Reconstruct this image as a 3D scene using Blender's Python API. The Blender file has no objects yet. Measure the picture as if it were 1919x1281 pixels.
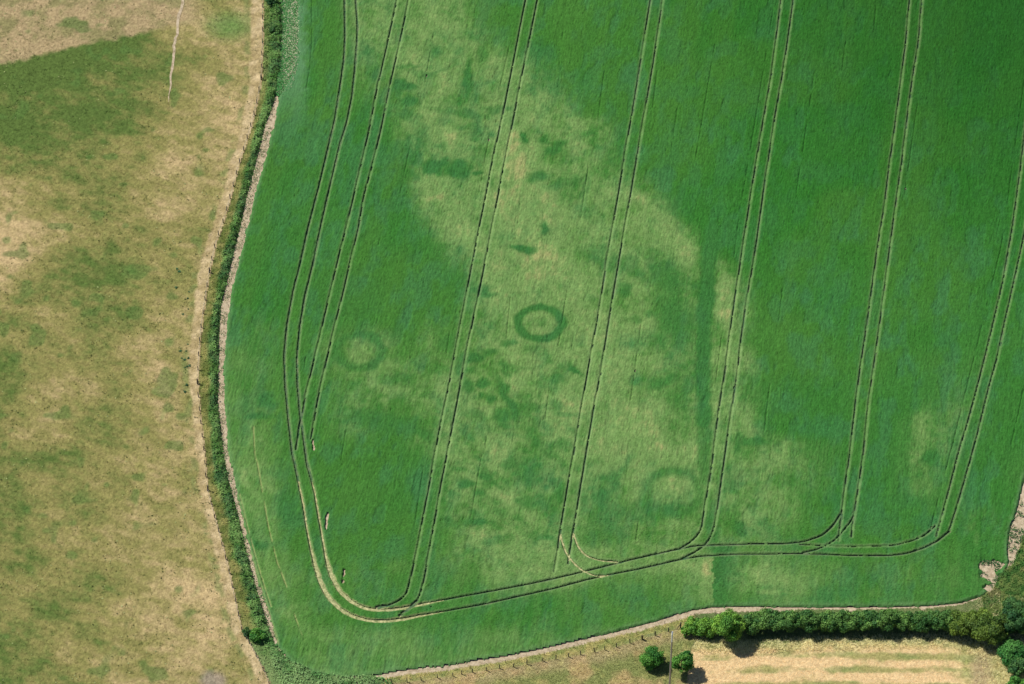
import bpy, math, random
import numpy as np
from mathutils import Vector

SC = bpy.context.scene
COL = SC.collection

# ------------------------------------------------------------------ camera, light, exposure
FPX = 7500.0                      # focal length in pixels of a 1919 px wide picture
W0, H0 = 1919.0, 1281.0
DEP = math.radians(50.5)          # camera looks down by this angle
PXM = 10.2                        # pixels per metre at the middle of the picture
DIST = FPX / PXM
sd, cd = math.sin(DEP), math.cos(DEP)
cam_d = bpy.data.cameras.new("camera")
cam = bpy.data.objects.new("camera", cam_d)
COL.objects.link(cam)
cam.location = (0, -DIST * cd, DIST * sd)
cam.rotation_euler = (math.pi / 2 - DEP, 0, 0)
cam_d.sensor_width = 36.0
cam_d.lens = FPX * 36.0 / W0
cam_d.clip_start = 1.0
cam_d.clip_end = 8000.0
SC.camera = cam

SUN_TO = Vector((-0.66, 0.34, 1.0)).normalized()
world = bpy.data.worlds.new("World")
SC.world = world
world.use_nodes = True
wn = world.node_tree
bg = wn.nodes["Background"]
sky = wn.nodes.new("ShaderNodeTexSky")
sky.sky_type = 'NISHITA'
sky.sun_disc = False
sky.sun_elevation = math.asin(SUN_TO.z)
sky.sun_rotation = math.atan2(SUN_TO.x, SUN_TO.y) % (2 * math.pi)
sky.altitude = 300
wn.links.new(sky.outputs[0], bg.inputs[0])
bg.inputs[1].default_value = 0.05
sky.ozone_density = 4.0

sun_d = bpy.data.lights.new("sun", 'SUN')
sun_d.energy = 4.0
sun_d.angle = math.radians(0.5)
sun_d.color = (1.0, 0.955, 0.88)
sun = bpy.data.objects.new("sun", sun_d)
COL.objects.link(sun)
sun.rotation_euler = SUN_TO.to_track_quat('Z', 'Y').to_euler()
sun.location = (-60, 20, 150)

SC.view_settings.view_transform = 'Standard'
SC.view_settings.look = 'None'
SC.view_settings.gamma = 1.0
SC.view_settings.use_curve_mapping = False
SC.view_settings.exposure = 0.50

# ------------------------------------------------------------------ helpers
rng = np.random.default_rng(7)

def at(u, v, z=0.0):
    """photo pixel -> place on the level plane at height z"""
    a = (np.asarray(u, float) - W0 / 2) / FPX
    b = (H0 / 2 - np.asarray(v, float)) / FPX
    dx, dy, dz = a, cd + b * sd, -sd + b * cd
    t = (z - DIST * sd) / dz
    return dx * t, -DIST * cd + dy * t

def pix(x, y, z=0.0):
    ry, rz = y + DIST * cd, z - DIST * sd
    depth = ry * cd - rz * sd
    up = ry * sd + rz * cd
    return W0 / 2 + FPX * x / depth, H0 / 2 - FPX * up / depth

def P(pts, z=0.0):
    p = np.array(pts, float)
    x, y = at(p[:, 0], p[:, 1], z)
    return np.stack([x, y], 1)

KALB = 1.55                       # how bright a white level surface renders (to turn picture tones into base colours)
def lin(c):
    c = np.asarray(c, float) / 255.0
    return np.where(c <= 0.04045, c / 12.92, ((c + 0.055) / 1.055) ** 2.4)
def alb(r, g, b):
    return lin((r, g, b)) / KALB

def vnoise(x, y, seed):
    """smooth value noise in 0..1"""
    xi = np.floor(x).astype(np.int64); yi = np.floor(y).astype(np.int64)
    fx = x - xi; fy = y - yi
    fx = fx * fx * (3 - 2 * fx); fy = fy * fy * (3 - 2 * fy)
    def h(a, b):
        n = (a * 374761393 + b * 668265263 + seed * 1442695041) & 0xFFFFFFFF
        n = ((n ^ (n >> 13)) * 1274126177) & 0xFFFFFFFF
        n = n ^ (n >> 16)
        return (n & 0xFFFF) / 65535.0
    a = h(xi, yi); b = h(xi + 1, yi); c = h(xi, yi + 1); d = h(xi + 1, yi + 1)
    return (a * (1 - fx) + b * fx) * (1 - fy) + (c * (1 - fx) + d * fx) * fy

def fbm(x, y, s, seed, octv=3):
    t = 0; a = 1.0; n = 0
    for i in range(octv):
        t = t + a * vnoise(x / s + 17.3 * i, y / s - 9.1 * i, seed + i); n += a
        a *= 0.55; s *= 0.5
    return t / n

def sstep(a, b, x):
    t = np.clip((x - a) / (b - a), 0, 1)
    return t * t * (3 - 2 * t)

def mixc(a, b, t):
    return a + (b - a) * t[..., None]

def resample(poly, step):
    poly = np.asarray(poly, float)
    out = []
    for a, b in zip(poly[:-1], poly[1:]):
        n = max(1, int(np.hypot(*(b - a)) / step))
        for i in range(n):
            out.append(a + (b - a) * i / n)
    out.append(poly[-1])
    return np.array(out)

def smooth(poly, step=0.7, it=3):
    p = resample(poly, step)
    for _ in range(it):
        q = p.copy()
        q[1:-1] = 0.25 * p[:-2] + 0.5 * p[1:-1] + 0.25 * p[2:]
        p = q
    return p

def inside(poly, X, Y):
    """even-odd test of many points"""
    r = np.zeros(X.shape, bool)
    n = len(poly)
    for i in range(n):
        x1, y1 = poly[i]; x2, y2 = poly[(i + 1) % n]
        if y1 == y2: continue
        c = ((y1 > Y) != (y2 > Y))
        if not c.any(): continue
        r ^= c & (X < (x2 - x1) * (Y - y1) / (y2 - y1) + x1)
    return r

class Grid:
    """a sheared net of points: x = s + k*y"""
    def __init__(self, s0, s1, ds, y0, y1, dy, k=0.0, ys=None):
        self.s = np.arange(s0, s1, ds); self.y = np.arange(y0, y1, dy) if ys is None else ys; self.k = k
        self.Y, S = np.meshgrid(self.y, self.s, indexing='ij')
        self.S = S
        self.X = S + k * self.Y
    def dist(self, line, m, D=None):
        if D is None: D = np.full(self.X.shape, 99.0)
        for a, b in zip(line[:-1], line[1:]):
            ylo, yhi = min(a[1], b[1]) - m, max(a[1], b[1]) + m
            i0, i1 = np.searchsorted(self.y, [ylo, yhi])
            if i1 <= i0: continue
            ks = (self.k * ylo, self.k * yhi)
            j0, j1 = np.searchsorted(self.s, [min(a[0], b[0]) - m - max(ks), max(a[0], b[0]) + m - min(ks)])
            if j1 <= j0: continue
            X = self.X[i0:i1, j0:j1]; Y = self.Y[i0:i1, j0:j1]
            dx, dy = b - a
            L = dx * dx + dy * dy + 1e-9
            t = np.clip(((X - a[0]) * dx + (Y - a[1]) * dy) / L, 0, 1)
            d = np.hypot(X - a[0] - t * dx, Y - a[1] - t * dy)
            np.minimum(D[i0:i1, j0:j1], d, out=D[i0:i1, j0:j1])
        return D

def mk_mesh(name, co, faces, col=None, smoothf=True):
    me = bpy.data.meshes.new(name)
    co = np.ascontiguousarray(co, np.float32); faces = np.ascontiguousarray(faces, np.int32)
    F, k = faces.shape
    me.vertices.add(len(co)); me.vertices.foreach_set('co', co.ravel())
    me.loops.add(F * k); me.loops.foreach_set('vertex_index', faces.ravel())
    me.polygons.add(F); me.polygons.foreach_set('loop_start', np.arange(F, dtype=np.int32) * k)
    me.polygons.foreach_set('use_smooth', np.full(F, smoothf))
    if col is not None:
        at_ = me.attributes.new('col', 'FLOAT_COLOR', 'POINT')
        rgba = np.ones((len(co), 4), np.float32); rgba[:, :3] = np.clip(col, 0, 1)
        at_.data.foreach_set('color', rgba.ravel())
    me.update(calc_edges=True)
    return me

def obj(name, me, mat, parent=None, kind=None, label=None, cat=None, group=None, loc=None):
    o = bpy.data.objects.new(name, me)
    COL.objects.link(o)
    if me is not None and mat is not None and len(me.materials) == 0: me.materials.append(mat)
    if parent: o.parent = parent
    if loc is not None: o.location = loc
    if kind: o['kind'] = kind
    if label: o['label'] = label
    if cat: o['category'] = cat
    if group: o['group'] = group
    return o

def grid_mesh(name, g, Z, C, keep, smoothf=True):
    ny, nx = g.X.shape
    idx = np.arange(ny * nx).reshape(ny, nx)
    f = np.stack([idx[:-1, :-1], idx[:-1, 1:], idx[1:, 1:], idx[1:, :-1]], -1)
    kq = keep[:-1, :-1] & keep[:-1, 1:] & keep[1:, 1:] & keep[1:, :-1]
    f = f[kq]
    used = np.zeros(ny * nx, bool); used[f.ravel()] = True
    re = np.cumsum(used) - 1
    co = np.stack([g.X, g.Y, Z], -1).reshape(-1, 3)[used]
    return mk_mesh(name, co, re[f], C.reshape(-1, 3)[used], smoothf)

# ------------------------------------------------------------------ materials
def mat_attr(name, rough=0.95, spec=0.1, nscale=9.0, namt=0.25, fine=40.0, famt=0.2, bump=0.0, transl=0.0):
    m = bpy.data.materials.new(name); m.use_nodes = True
    nt = m.node_tree; N = nt.nodes; L = nt.links
    b = N["Principled BSDF"]
    b.inputs["Roughness"].default_value = rough
    b.inputs["Specular IOR Level"].default_value = spec
    a = N.new("ShaderNodeAttribute"); a.attribute_name = 'col'
    tc = N.new("ShaderNodeTexCoord")
    n1 = N.new("ShaderNodeTexNoise"); n1.inputs["Scale"].default_value = nscale; n1.inputs["Detail"].default_value = 3
    n2 = N.new("ShaderNodeTexNoise"); n2.inputs["Scale"].default_value = fine; n2.inputs["Detail"].default_value = 2
    L.new(tc.outputs["Object"], n1.inputs["Vector"]); L.new(tc.outputs["Object"], n2.inputs["Vector"])
    r1 = N.new("ShaderNodeMapRange"); r1.inputs[1].default_value = 0.3; r1.inputs[2].default_value = 0.7
    r1.inputs[3].default_value = 1 - namt; r1.inputs[4].default_value = 1 + namt
    r2 = N.new("ShaderNodeMapRange"); r2.inputs[1].default_value = 0.3; r2.inputs[2].default_value = 0.7
    r2.inputs[3].default_value = 1 - famt; r2.inputs[4].default_value = 1 + famt
    L.new(n1.outputs[0], r1.inputs[0]); L.new(n2.outputs[0], r2.inputs[0])
    mu = N.new("ShaderNodeMath"); mu.operation = 'MULTIPLY'
    L.new(r1.outputs[0], mu.inputs[0]); L.new(r2.outputs[0], mu.inputs[1])
    vm = N.new("ShaderNodeVectorMath"); vm.operation = 'SCALE'
    L.new(a.outputs["Color"], vm.inputs[0]); L.new(mu.outputs[0], vm.inputs["Scale"])
    L.new(vm.outputs[0], b.inputs["Base Color"])
    if bump:
        bp = N.new("ShaderNodeBump"); bp.inputs["Strength"].default_value = 0.8; bp.inputs["Distance"].default_value = bump
        L.new(n1.outputs[0], bp.inputs["Height"]); L.new(bp.outputs[0], b.inputs["Normal"])
    if transl:
        tr = N.new("ShaderNodeBsdfTranslucent"); L.new(vm.outputs[0], tr.inputs[0])
        mx = N.new("ShaderNodeMixShader"); mx.inputs[0].default_value = transl
        L.new(b.outputs[0], mx.inputs[1]); L.new(tr.outputs[0], mx.inputs[2])
        L.new(mx.outputs[0], N["Material Output"].inputs["Surface"])
    return m

def mat_noise(name, c1, c2, scale, rough=0.95, detail=4, bump=0.0, stretch=(1, 1, 1)):
    m = bpy.data.materials.new(name); m.use_nodes = True
    nt = m.node_tree; N = nt.nodes; L = nt.links
    b = N["Principled BSDF"]; b.inputs["Roughness"].default_value = rough
    b.inputs["Specular IOR Level"].default_value = 0.15
    tc = N.new("ShaderNodeTexCoord"); mp = N.new("ShaderNodeMapping"); mp.inputs["Scale"].default_value = stretch
    n = N.new("ShaderNodeTexNoise"); n.inputs["Scale"].default_value = scale; n.inputs["Detail"].default_value = detail
    n.inputs["Roughness"].default_value = 0.65
    r = N.new("ShaderNodeValToRGB")
    r.color_ramp.elements[0].position = 0.32; r.color_ramp.elements[1].position = 0.68
    r.color_ramp.elements[0].color = (*c1, 1); r.color_ramp.elements[1].color = (*c2, 1)
    L.new(tc.outputs["Object"], mp.inputs[0]); L.new(mp.outputs[0], n.inputs["Vector"])
    L.new(n.outputs[0], r.inputs[0]); L.new(r.outputs[0], b.inputs["Base Color"])
    if bump:
        bp = N.new("ShaderNodeBump"); bp.inputs["Distance"].default_value = bump
        L.new(n.outputs[0], bp.inputs["Height"]); L.new(bp.outputs[0], b.inputs["Normal"])
    return m

M_crop = mat_attr("crop_canopy", nscale=2.2, namt=0.10, fine=9.0, famt=0.22)
M_turf = mat_attr("pasture_turf", nscale=1.6, namt=0.16, fine=7.0, famt=0.22)
M_weed = mat_attr("weed_leaves", nscale=1.5, namt=0.15, fine=10.0, famt=0.2, transl=0.2)
M_leaf = mat_attr("tree_leaves", rough=0.6, spec=0.3, nscale=1.0, namt=0.15, fine=8, famt=0.15, transl=0.12)
M_straw = mat_attr("dry_grass_blades", nscale=2, namt=0.1, fine=12, famt=0.15, transl=0.2)
M_soil = mat_noise("dry_soil", alb(168, 150, 120), alb(228, 210, 180), 1.4, bump=0.06)
M_track = mat_noise("track_soil", alb(50, 100, 66), alb(128, 146, 104), 0.8, bump=0.05)
M_trod = mat_noise("trodden_straw", alb(112, 130, 76), alb(226, 220, 164), 1.6, bump=0.06)
M_far = mat_noise("far_grass", alb(95, 120, 55), alb(175, 160, 105), 0.03, detail=8)
M_bark = mat_noise("grey_bark", (0.09, 0.075, 0.06), (0.17, 0.145, 0.12), 6, bump=0.01, stretch=(1, 1, .2))
M_post = mat_noise("weathered_post_wood", (0.05, 0.045, 0.04), (0.11, 0.095, 0.08), 7, bump=0.004, stretch=(1, 1, .15))
M_pole = mat_noise("bleached_pole_wood", (0.34, 0.29, 0.25), (0.46, 0.40, 0.35), 5, bump=0.004, stretch=(1, 1, .1))
M_white = mat_noise("pale_metal_sleeve", (0.62, 0.66, 0.66), (0.78, 0.80, 0.80), 4, rough=0.6)
M_wire = mat_noise("galvanised_wire", (0.25, 0.26, 0.27), (0.4, 0.4, 0.4), 9, rough=0.5)
M_insul = mat_noise("brown_ceramic", (0.10, 0.05, 0.03), (0.14, 0.07, 0.05), 9, rough=0.3)

# ------------------------------------------------------------------ traced lines (photo pixels)
FENCE = [(493,-160),(492,0),(492,80),(490,147),(483,187),(472,233),(460,272),(447,310),(433,367),(420,413),(405,454),(393,508),(388,537),
         (378,607),(373,657),(370,717),(373,757),(380,827),(383,854),(388,917),(407,987),(425,1054),(443,1137),(453,1181),(473,1217),(497,1264),(515,1310),(540,1380)]
WEED_R = [(512,-160),(530,0),(532,60),(528,120),(520,170),(512,200),(498,235),(484,293),(466,360),(451,427),(441,467),(425,537),(414,577),
          (412,627),(411,694),(409,747),(416,810),(421,854),(429,897),(449,970),(466,1044),(479,1094),(497,1150),(507,1181),(520,1214)]
CROP_L = [(558,-200),(556,0),(555,90),(543,145),(522,180),(512,233),(493,307),(475,370),(462,427),(450,477),(437,527),(427,577),(422,627),(418,677),(418,744),
          (422,794),(427,854),(437,897),(455,981),(473,1054),(483,1094),(507,1164),(520,1214)]
CROP_B = [(548,1246),(590,1264),(645,1273),(702,1267),(765,1256),(828,1250),(890,1240),(953,1230),(1015,1217),(1078,1203),(1140,1188),(1197,1174),(1240,1162),
          (1293,1146),(1330,1140),(1368,1138),(1424,1138),(1473,1139),(1560,1139),(1640,1139),(1740,1137),(1800,1131),(1840,1119),(1866,1102),(1882,1078),
          (1892,1054),(1889,1030),(1893,995),(1904,965),(1912,935),(1919,905),(1950,820),(2010,600),(2090,200),(2150,-200)]
PATH_LOW = [(690,1276),(765,1264),(828,1258),(890,1248),(953,1238),(1015,1225),(1078,1211),(1140,1196),(1197,1183),(1240,1171),(1293,1156),(1330,1149),(1368,1146),(1424,1146),(1473,1147),(1492,1142),
            (1580,1141),(1588,1146),(1600,1146),(1606,1141),(1640,1141),(1722,1139),(1728,1144),(1740,1139),(1800,1133),(1832,1121),(1852,1111)]

T = {}
T['T1L'] = [(640,-250),(646,0),(647,67),(645,110),(638,160),(627,227),(612,290),(597,353),(577,430),(563,494),(550,544),(538,610),(533,667),(535,720),(540,777),(548,850),(552,865),(561,911),(569,948),(575,989),(582,1025),(590,1056),(600,1089),(613,1115),(631,1136),(651,1150),(672,1158),(695,1163),(718,1163.6),(742,1161.5),(765,1157.7),(793,1152),(827,1146),(907,1132),(973,1117),(1040,1102),(1100,1086),(1140,1077),(1207,1064),(1280,1047),(1313,1042),(1380,1038),(1440,1038),(1487,1037),(1533,1038),(1600,1041),(1667,1041),(1700,1037),(1730,1027),(1757,1014),(1780,995)]
T['T1R'] = [(662,-250),(667,0),(670.5,50),(669,83),(665,133),(660,180),(650,230),(638,267),(620,343),(600,430),(587,494),(572,554),(562,614),(557,667),(558,720),(563,777),(573,847),(575,868),(582,891),(590,924),(596,960),(604,1004),(610,1040),(620,1076),(636,1107),(659,1128),(685,1140),(716,1143),(742,1141),(767,1137),(798,1130),(873,1116),(940,1104),(1007,1091),(1073,1076),(1110,1067),(1173,1051),(1233,1037),(1280,1027),(1307,1022),(1347,1021),(1413,1019),(1467,1019),(1507,1015),(1540,1004),(1560,987),(1575,964)]
T['T1X'] = [(1500,1020),(1570,1024),(1613,1024),(1673,1022),(1707,1014),(1735,1002),(1753,985)]
T['T2L'] = [(780,-250),(744,0),(722,100),(708,160),(695,230),(683,283),(665,360),(649,427),(635,480),(620,545),(611,581),(598,637),(586,687),(574,735),(568,770),(562,794),(555,842)]
T['T2R'] = [(808,-250),(766,0),(748,87),(730,163),(715,240),(698,310),(683,363),(672,427),(659,480),(642,554),(629,604),(618.6,649),(608,693),(596,747),(589,788),(583,822)]
T['T3L'] = [(1034,-250),(985,0),(968,87),(957,143),(942,217),(925,293),(912,360),(898,427),(885,494),(870,574),(858,634),(843,714),(830,777),(815,852),(807,897),(793,971),(783,1024),(773,1071),(763,1110),(755,1121),(737,1131),(707,1138)]
T['T3R'] = [(1056,-250),(1007,0),(990,87),(977,147),(963,220),(948,293),(935,360),(922,427),(907,504),(892,577),(878,640),(865,710),(852,780),(838,853),(828,901),(815,977),(803,1041),(795,1087),(788,1112),(783,1124),(770,1137),(750,1152)]
T['T4L'] = [(1260,-250),(1219,0),(1210,57),(1198,133),(1185,213),(1173,277),(1162,347),(1148,427),(1137,490),(1125,570),(1113,634),(1102,694),(1088,774),(1075,852),(1063,917),(1053,977),(1048,1014),(1043,1047),(1039,1071)]
T['T4R'] = [(1283,-250),(1242,0),(1233,63),(1222,133),(1208,213),(1197,277),(1185,347),(1171,427),(1160,490),(1148,560),(1137,627),(1127,694),(1113,764),(1098,853),(1088,914),(1078,977),(1073,1004),(1068,1034),(1065,1056)]
T['T4a'] = [(1050,1000),(1053,1014),(1060,1034),(1070,1049),(1087,1066),(1113,1079),(1140,1077)]
T['T4b'] = [(1074,998),(1077,1007),(1083,1024),(1097,1041),(1113,1047),(1133,1051),(1157,1052)]
T['T5L'] = [(1503,-250),(1464,0),(1453,87),(1445,147),(1432,220),(1422,277),(1410,350),(1398,427),(1388,494),(1378,554),(1368,627),(1358,704),(1347,770),(1337,853),(1330,901),(1322,944),(1315,991),(1307,1004),(1290,1019),(1276,1027)]
T['T5R'] = [(1524,-250),(1487,0),(1475,87),(1465,150),(1453,217),(1442,290),(1432,353),(1422,427),(1412,494),(1400,560),(1390,627),(1382,700),(1370,777),(1358,860),(1348,931),(1340,984),(1333,1004),(1323,1021),(1300,1036),(1280,1046)]
T['T6L'] = [(1735,-250),(1705,0),(1698,77),(1687,167),(1677,240),(1667,310),(1657,393),(1650,430),(1638,514),(1627,594),(1613,687),(1603,760),(1594,845),(1585,904),(1580,944),(1575,984),(1572,1013)]
T['T6R'] = [(1758,-250),(1728,0),(1722,77),(1710,150),(1700,227),(1690,307),(1678,390),(1673,427),(1662,510),(1650,600),(1638,684),(1628,754),(1619,845),(1610,907),(1603,951),(1598,981),(1596,1006)]
T['T6a'] = [(1601,965),(1596,975),(1587,987),(1563,1014),(1533,1029),(1505,1036)]
T['T7L'] = [(1966,-250),(1940,0),(1928,180),(1915,300),(1898,425),(1880,527),(1863,600),(1847,667),(1833,720),(1817,780),(1796,850),(1780,914),(1767,961),(1755,1004)]
T['T7R'] = [(1990,-250),(1964,0),(1950,180),(1938,300),(1920,440),(1900,530),(1883,604),(1870,667),(1853,727),(1837,794),(1820,858),(1805,911),(1790,961),(1780,992)]
DRILL = [[(573,670),(571,690)],[(585,-40),(585,83),(580,133),(568,200)],[(813,63),(797,153)],[(957,77),(938,160)],[(918,250),(897,367)],[(1057,50),(1052,87)],[(1133,133),(1120,230)],[(768,277),(750,363)],
 [(1103,313),(1088,413)],[(1232,133),(1222,213)],[(1340,83),(1303,303)],[(1452,0),(1432,127),(1383,423),(1376,480)],[(1642,10),(1638,60)],[(1585,77),(1578,133)],[(1527,133),(1487,400)],
 [(1720,193),(1695,367)],[(1936,40),(1917,173),(1883,417),(1877,460),(1820,694),(1787,827),(1743,994)],[(1467,540),(1460,600)],[(1353,627),(1342,714)],[(1443,720),(1433,807)],[(957,557),(950,627)],
 [(1063,544),(1047,647)],[(1203,600),(1177,787)],[(843,624),(837,660)],[(1030,727),(1020,800)],[(913,817),(907,850)],[(648,807),(640,860)],[(903,854),(883,967)],[(793,881),(777,987)],[(1197,977),(1192,1011)],
 [(1925,700),(1885,880)],[(975,380),(970,420)],[(1270,200),(1258,280)]]
GAPS = [[(586,826),(588,842)],[(614,962),(613,970)],[(613,968),(611,992)],[(645,1068),(645,1076)],[(644,1076),(642,1092)]]
PALE = [[(475,800),(478,854),(482,864),(492,921),(503,984),(507,1001),(520,1054),(537,1097),(553,1154),(570,1200)],
        [(443,930),(462,1005),(480,1065),(500,1130),(522,1205)],[(449,925),(470,1010),(490,1080),(508,1135)]]

# ------------------------------------------------------------------ crop colouring, read off the picture by eye on a 40 px net (0 lush green .. 9 parched)
CX = np.arange(440, 1921, 40)
CROP_ROWS = {
0:"00000 0 4 4 4 5 4 2 1 0 0 0 0 0 0 0 0 0 0 0 0 0 0 0 0 0 0 0 0 0 0 0 0 0",
}
def rowvals(d):
    """{x: value} sparse row -> values on CX"""
    xs = sorted(d); return np.interp(CX, xs, [d[x] for x in xs])
def R(start, s):
    return {start + 40 * i: int(c) for i, c in enumerate(s)}
rows = {
 -40: R(600, "014455421000"),
 0:   R(600, "024445421000"),
 40:  R(600, "014445521000"),
 80:  R(600, "013345542100"),
 120: R(600, "0122555443210"),
 160: R(600, "0022355244321000"),
 200: R(640, "001355344442000"),
 240: R(680, "0045544544441000"),
 280: R(720, "02455465343100"),
 320: R(720, "02423475443210"),
 360: R(720, "015545765444420"),
 400: R(720, "0035556664435410"),
 440: R(760, "01555665544454100"),
 480: R(800, "02466664344353100"),
 520: R(840, "0266655434242510"),
 560: R(840, "02555554342325200"),
 600: R(720, "001124555554522253000"),
 640: R(600, "1122122345555544324410"),
 680: R(600, "1122223335545454434530"),
 720: R(600, "12333444455455533244210"),
 760: R(600, "1233234543556555424531000"),
 800: R(600, "12211244444555565354520000"),
 840: R(600, "00000244553455556553444210"),
 880: R(600, "00000145543444454553443310"),
 920: R(600, "00000144343343444453553210"),
 960: R(600, "00000134454343343333543100"),
 1000:R(600, "00000024555433334443332100"),
 1040:R(600, "00000023445434443455232100"),
 1080:R(600, "00000001344442222445243210"),
 1120:R(600, "00000000000010000132123100"),
 1160:R(600, "000000000000000000"),
}
for y in rows:                                   # the east side, and the strip by the west edge
    d = rows[y]
    e = {700+20: 0}
    if 720 <= y <= 1040:
        pass
EAST = {680:R(1640,"00011200"),720:R(1640,"00012100"),760:R(1640,"00123100"),800:R(1640,"01343000"),840:R(1640,"01442000"),880:R(1640,"01431011"),920:R(1640,"01321011"),960:R(1640,"00111210"),1000:R(1640,"00000122"),1040:R(1640,"00000011"),1080:R(1640,"00000110")}
WEST = {600:R(440,"0110"),640:R(440,"1111"),680:R(440,"2211"),720:R(440,"2211"),760:R(440,"2221"),800:R(440,"2321"),840:R(440,"3421"),880:R(440,"4421"),920:R(440,"4421"),960:R(440,"4431"),1000:R(440,"0331"),1040:R(440,"0231"),1080:R(440,"0032"),1120:R(440,"0022"),1160:R(480,"023"),1200:R(480,"0023")}
for y, d in EAST.items(): rows[y].update({x: v * .62 for x, v in d.items() if x not in rows[y]})
for y, d in WEST.items(): rows.setdefault(y, {}).update({x: v * .6 for x, v in d.items()})
CY = np.array(sorted(rows))
NET = np.stack([rowvals({**rows[y]}) for y in CY]).astype(float)
NET[np.ix_(CY >= 800, (CX >= 1360) & (CX < 1560))] *= .78
NET[np.ix_(CY >= 960, CX < 1360)] *= .85
NET[:, CX >= 1560] *= np.array([1.0 if y >= 640 else 0.0 for y in CY])[:, None]

def sample(net, cx, cy, U, V):
    """smooth sampling of a coarse net (Catmull-Rom)"""
    fx = np.clip((U - cx[0]) / (cx[1] - cx[0]), 0, len(cx) - 1.001)
    fy = np.interp(V, cy, np.arange(len(cy)))
    fy = np.clip(fy, 0, len(cy) - 1.001)
    ix = fx.astype(int); iy = fy.astype(int); tx = fx - ix; ty = fy - iy
    def w(t):
        return (-0.5*t+t*t-0.5*t**3, 1-2.5*t*t+1.5*t**3, 0.5*t+2*t*t-1.5*t**3, -0.5*t*t+0.5*t**3)
    wx, wy = w(tx), w(ty); out = 0
    for a in range(4):
        r = 0
        for b in range(4):
            r = r + wx[b] * net[np.clip(iy + a - 1, 0, net.shape[0]-1), np.clip(ix + b - 1, 0, net.shape[1]-1)]
        out = out + wy[a] * r
    return out

# lush patches: x, y, half width, half height, tilt in degrees, strength
LUSH = [(757,160,22,9,0,.9),(768,188,16,11,0,.8),(760,214,18,8,0,.45),(785,217,12,6,0,.3),(876,150,7,38,6,.7),(812,316,20,13,-8,1),(832,303,12,10,0,.6),(862,316,22,16,8,1),(897,325,9,6,0,.7),(773,298,14,10,0,.5),
 (982,258,8,8,0,.7),(1040,278,24,9,-32,.6),(1020,262,14,8,0,.3),(1015,332,22,11,0,.45),(1060,342,40,10,-10,.35),(980,465,24,7,4,.75),(1021,430,8,14,8,.6),(1172,543,12,14,0,.55),(1125,490,38,12,30,.4),(1180,500,50,11,35,.35),(905,545,15,12,0,.5),(920,552,14,8,0,.4),
 (890,670,18,10,-10,.8),(915,658,20,7,-10,.5),(905,718,11,9,0,1),(880,725,14,11,0,.6),(902,742,7,6,0,.6),(921,748,10,9,0,.7),(946,737,10,34,-24,.75),(962,765,9,26,-20,.6),(940,780,20,14,0,.6),(944,797,14,7,0,.4),(948,690,10,16,-20,.5),(1077,693,18,7,25,.7),(958,642,18,6,-6,.5),(1000,654,14,6,0,.3),
 (903,860,14,6,0,.4),(862,880,14,7,0,.4),(875,905,17,9,0,.6),(910,893,14,11,0,.6),(897,979,15,8,0,.7),(990,890,22,22,0,.5),(960,870,22,14,0,.45),(1005,826,14,10,30,.5),(1050,920,14,18,0,.5),(980,940,20,12,0,.4),(940,960,14,10,0,.3),
 (1410,828,40,9,4,.5),(1380,830,8,24,0,.4),(1390,825,14,10,0,.4),(1385,990,16,14,0,.55),(1245,715,30,10,-15,.4),(1240,640,16,16,0,.4),(1265,600,34,60,-25,.35),(1190,600,12,10,0,.3),(1250,520,30,40,-20,.4),(1225,590,14,8,0,.3),(1040,710,14,9,0,.3),(1045,755,10,6,0,.3),(1060,775,26,5,5,.35),(1005,790,12,14,0,.3),
 (1155,900,60,10,-60,.3),(1130,1000,50,20,0,.25),(700,140,14,14,0,.4),(690,95,10,8,0,.4),(1215,950,14,20,-20,.5),(1180,960,30,18,0,.3),(840,640,20,16,0,.35),(745,710,30,12,0,.35),(720,790,70,20,8,.5),(790,810,30,12,20,.45),(660,560,60,60,0,.3),(1745,855,16,14,0,.6),(1700,940,40,14,0,.5),
 (765,125,30,5,0,.35),(790,138,26,5,12,.35),(815,95,12,10,0,.4),(860,210,60,8,8,.35),(930,205,30,8,0,.35),(735,285,14,18,0,.4),(1100,250,12,8,0,.3),(905,100,12,20,0,.4),(500,750,20,14,0,.7),(470,1020,26,10,0,.6),(540,960,20,40,0,.5),(490,780,30,8,0,.5)]
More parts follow.
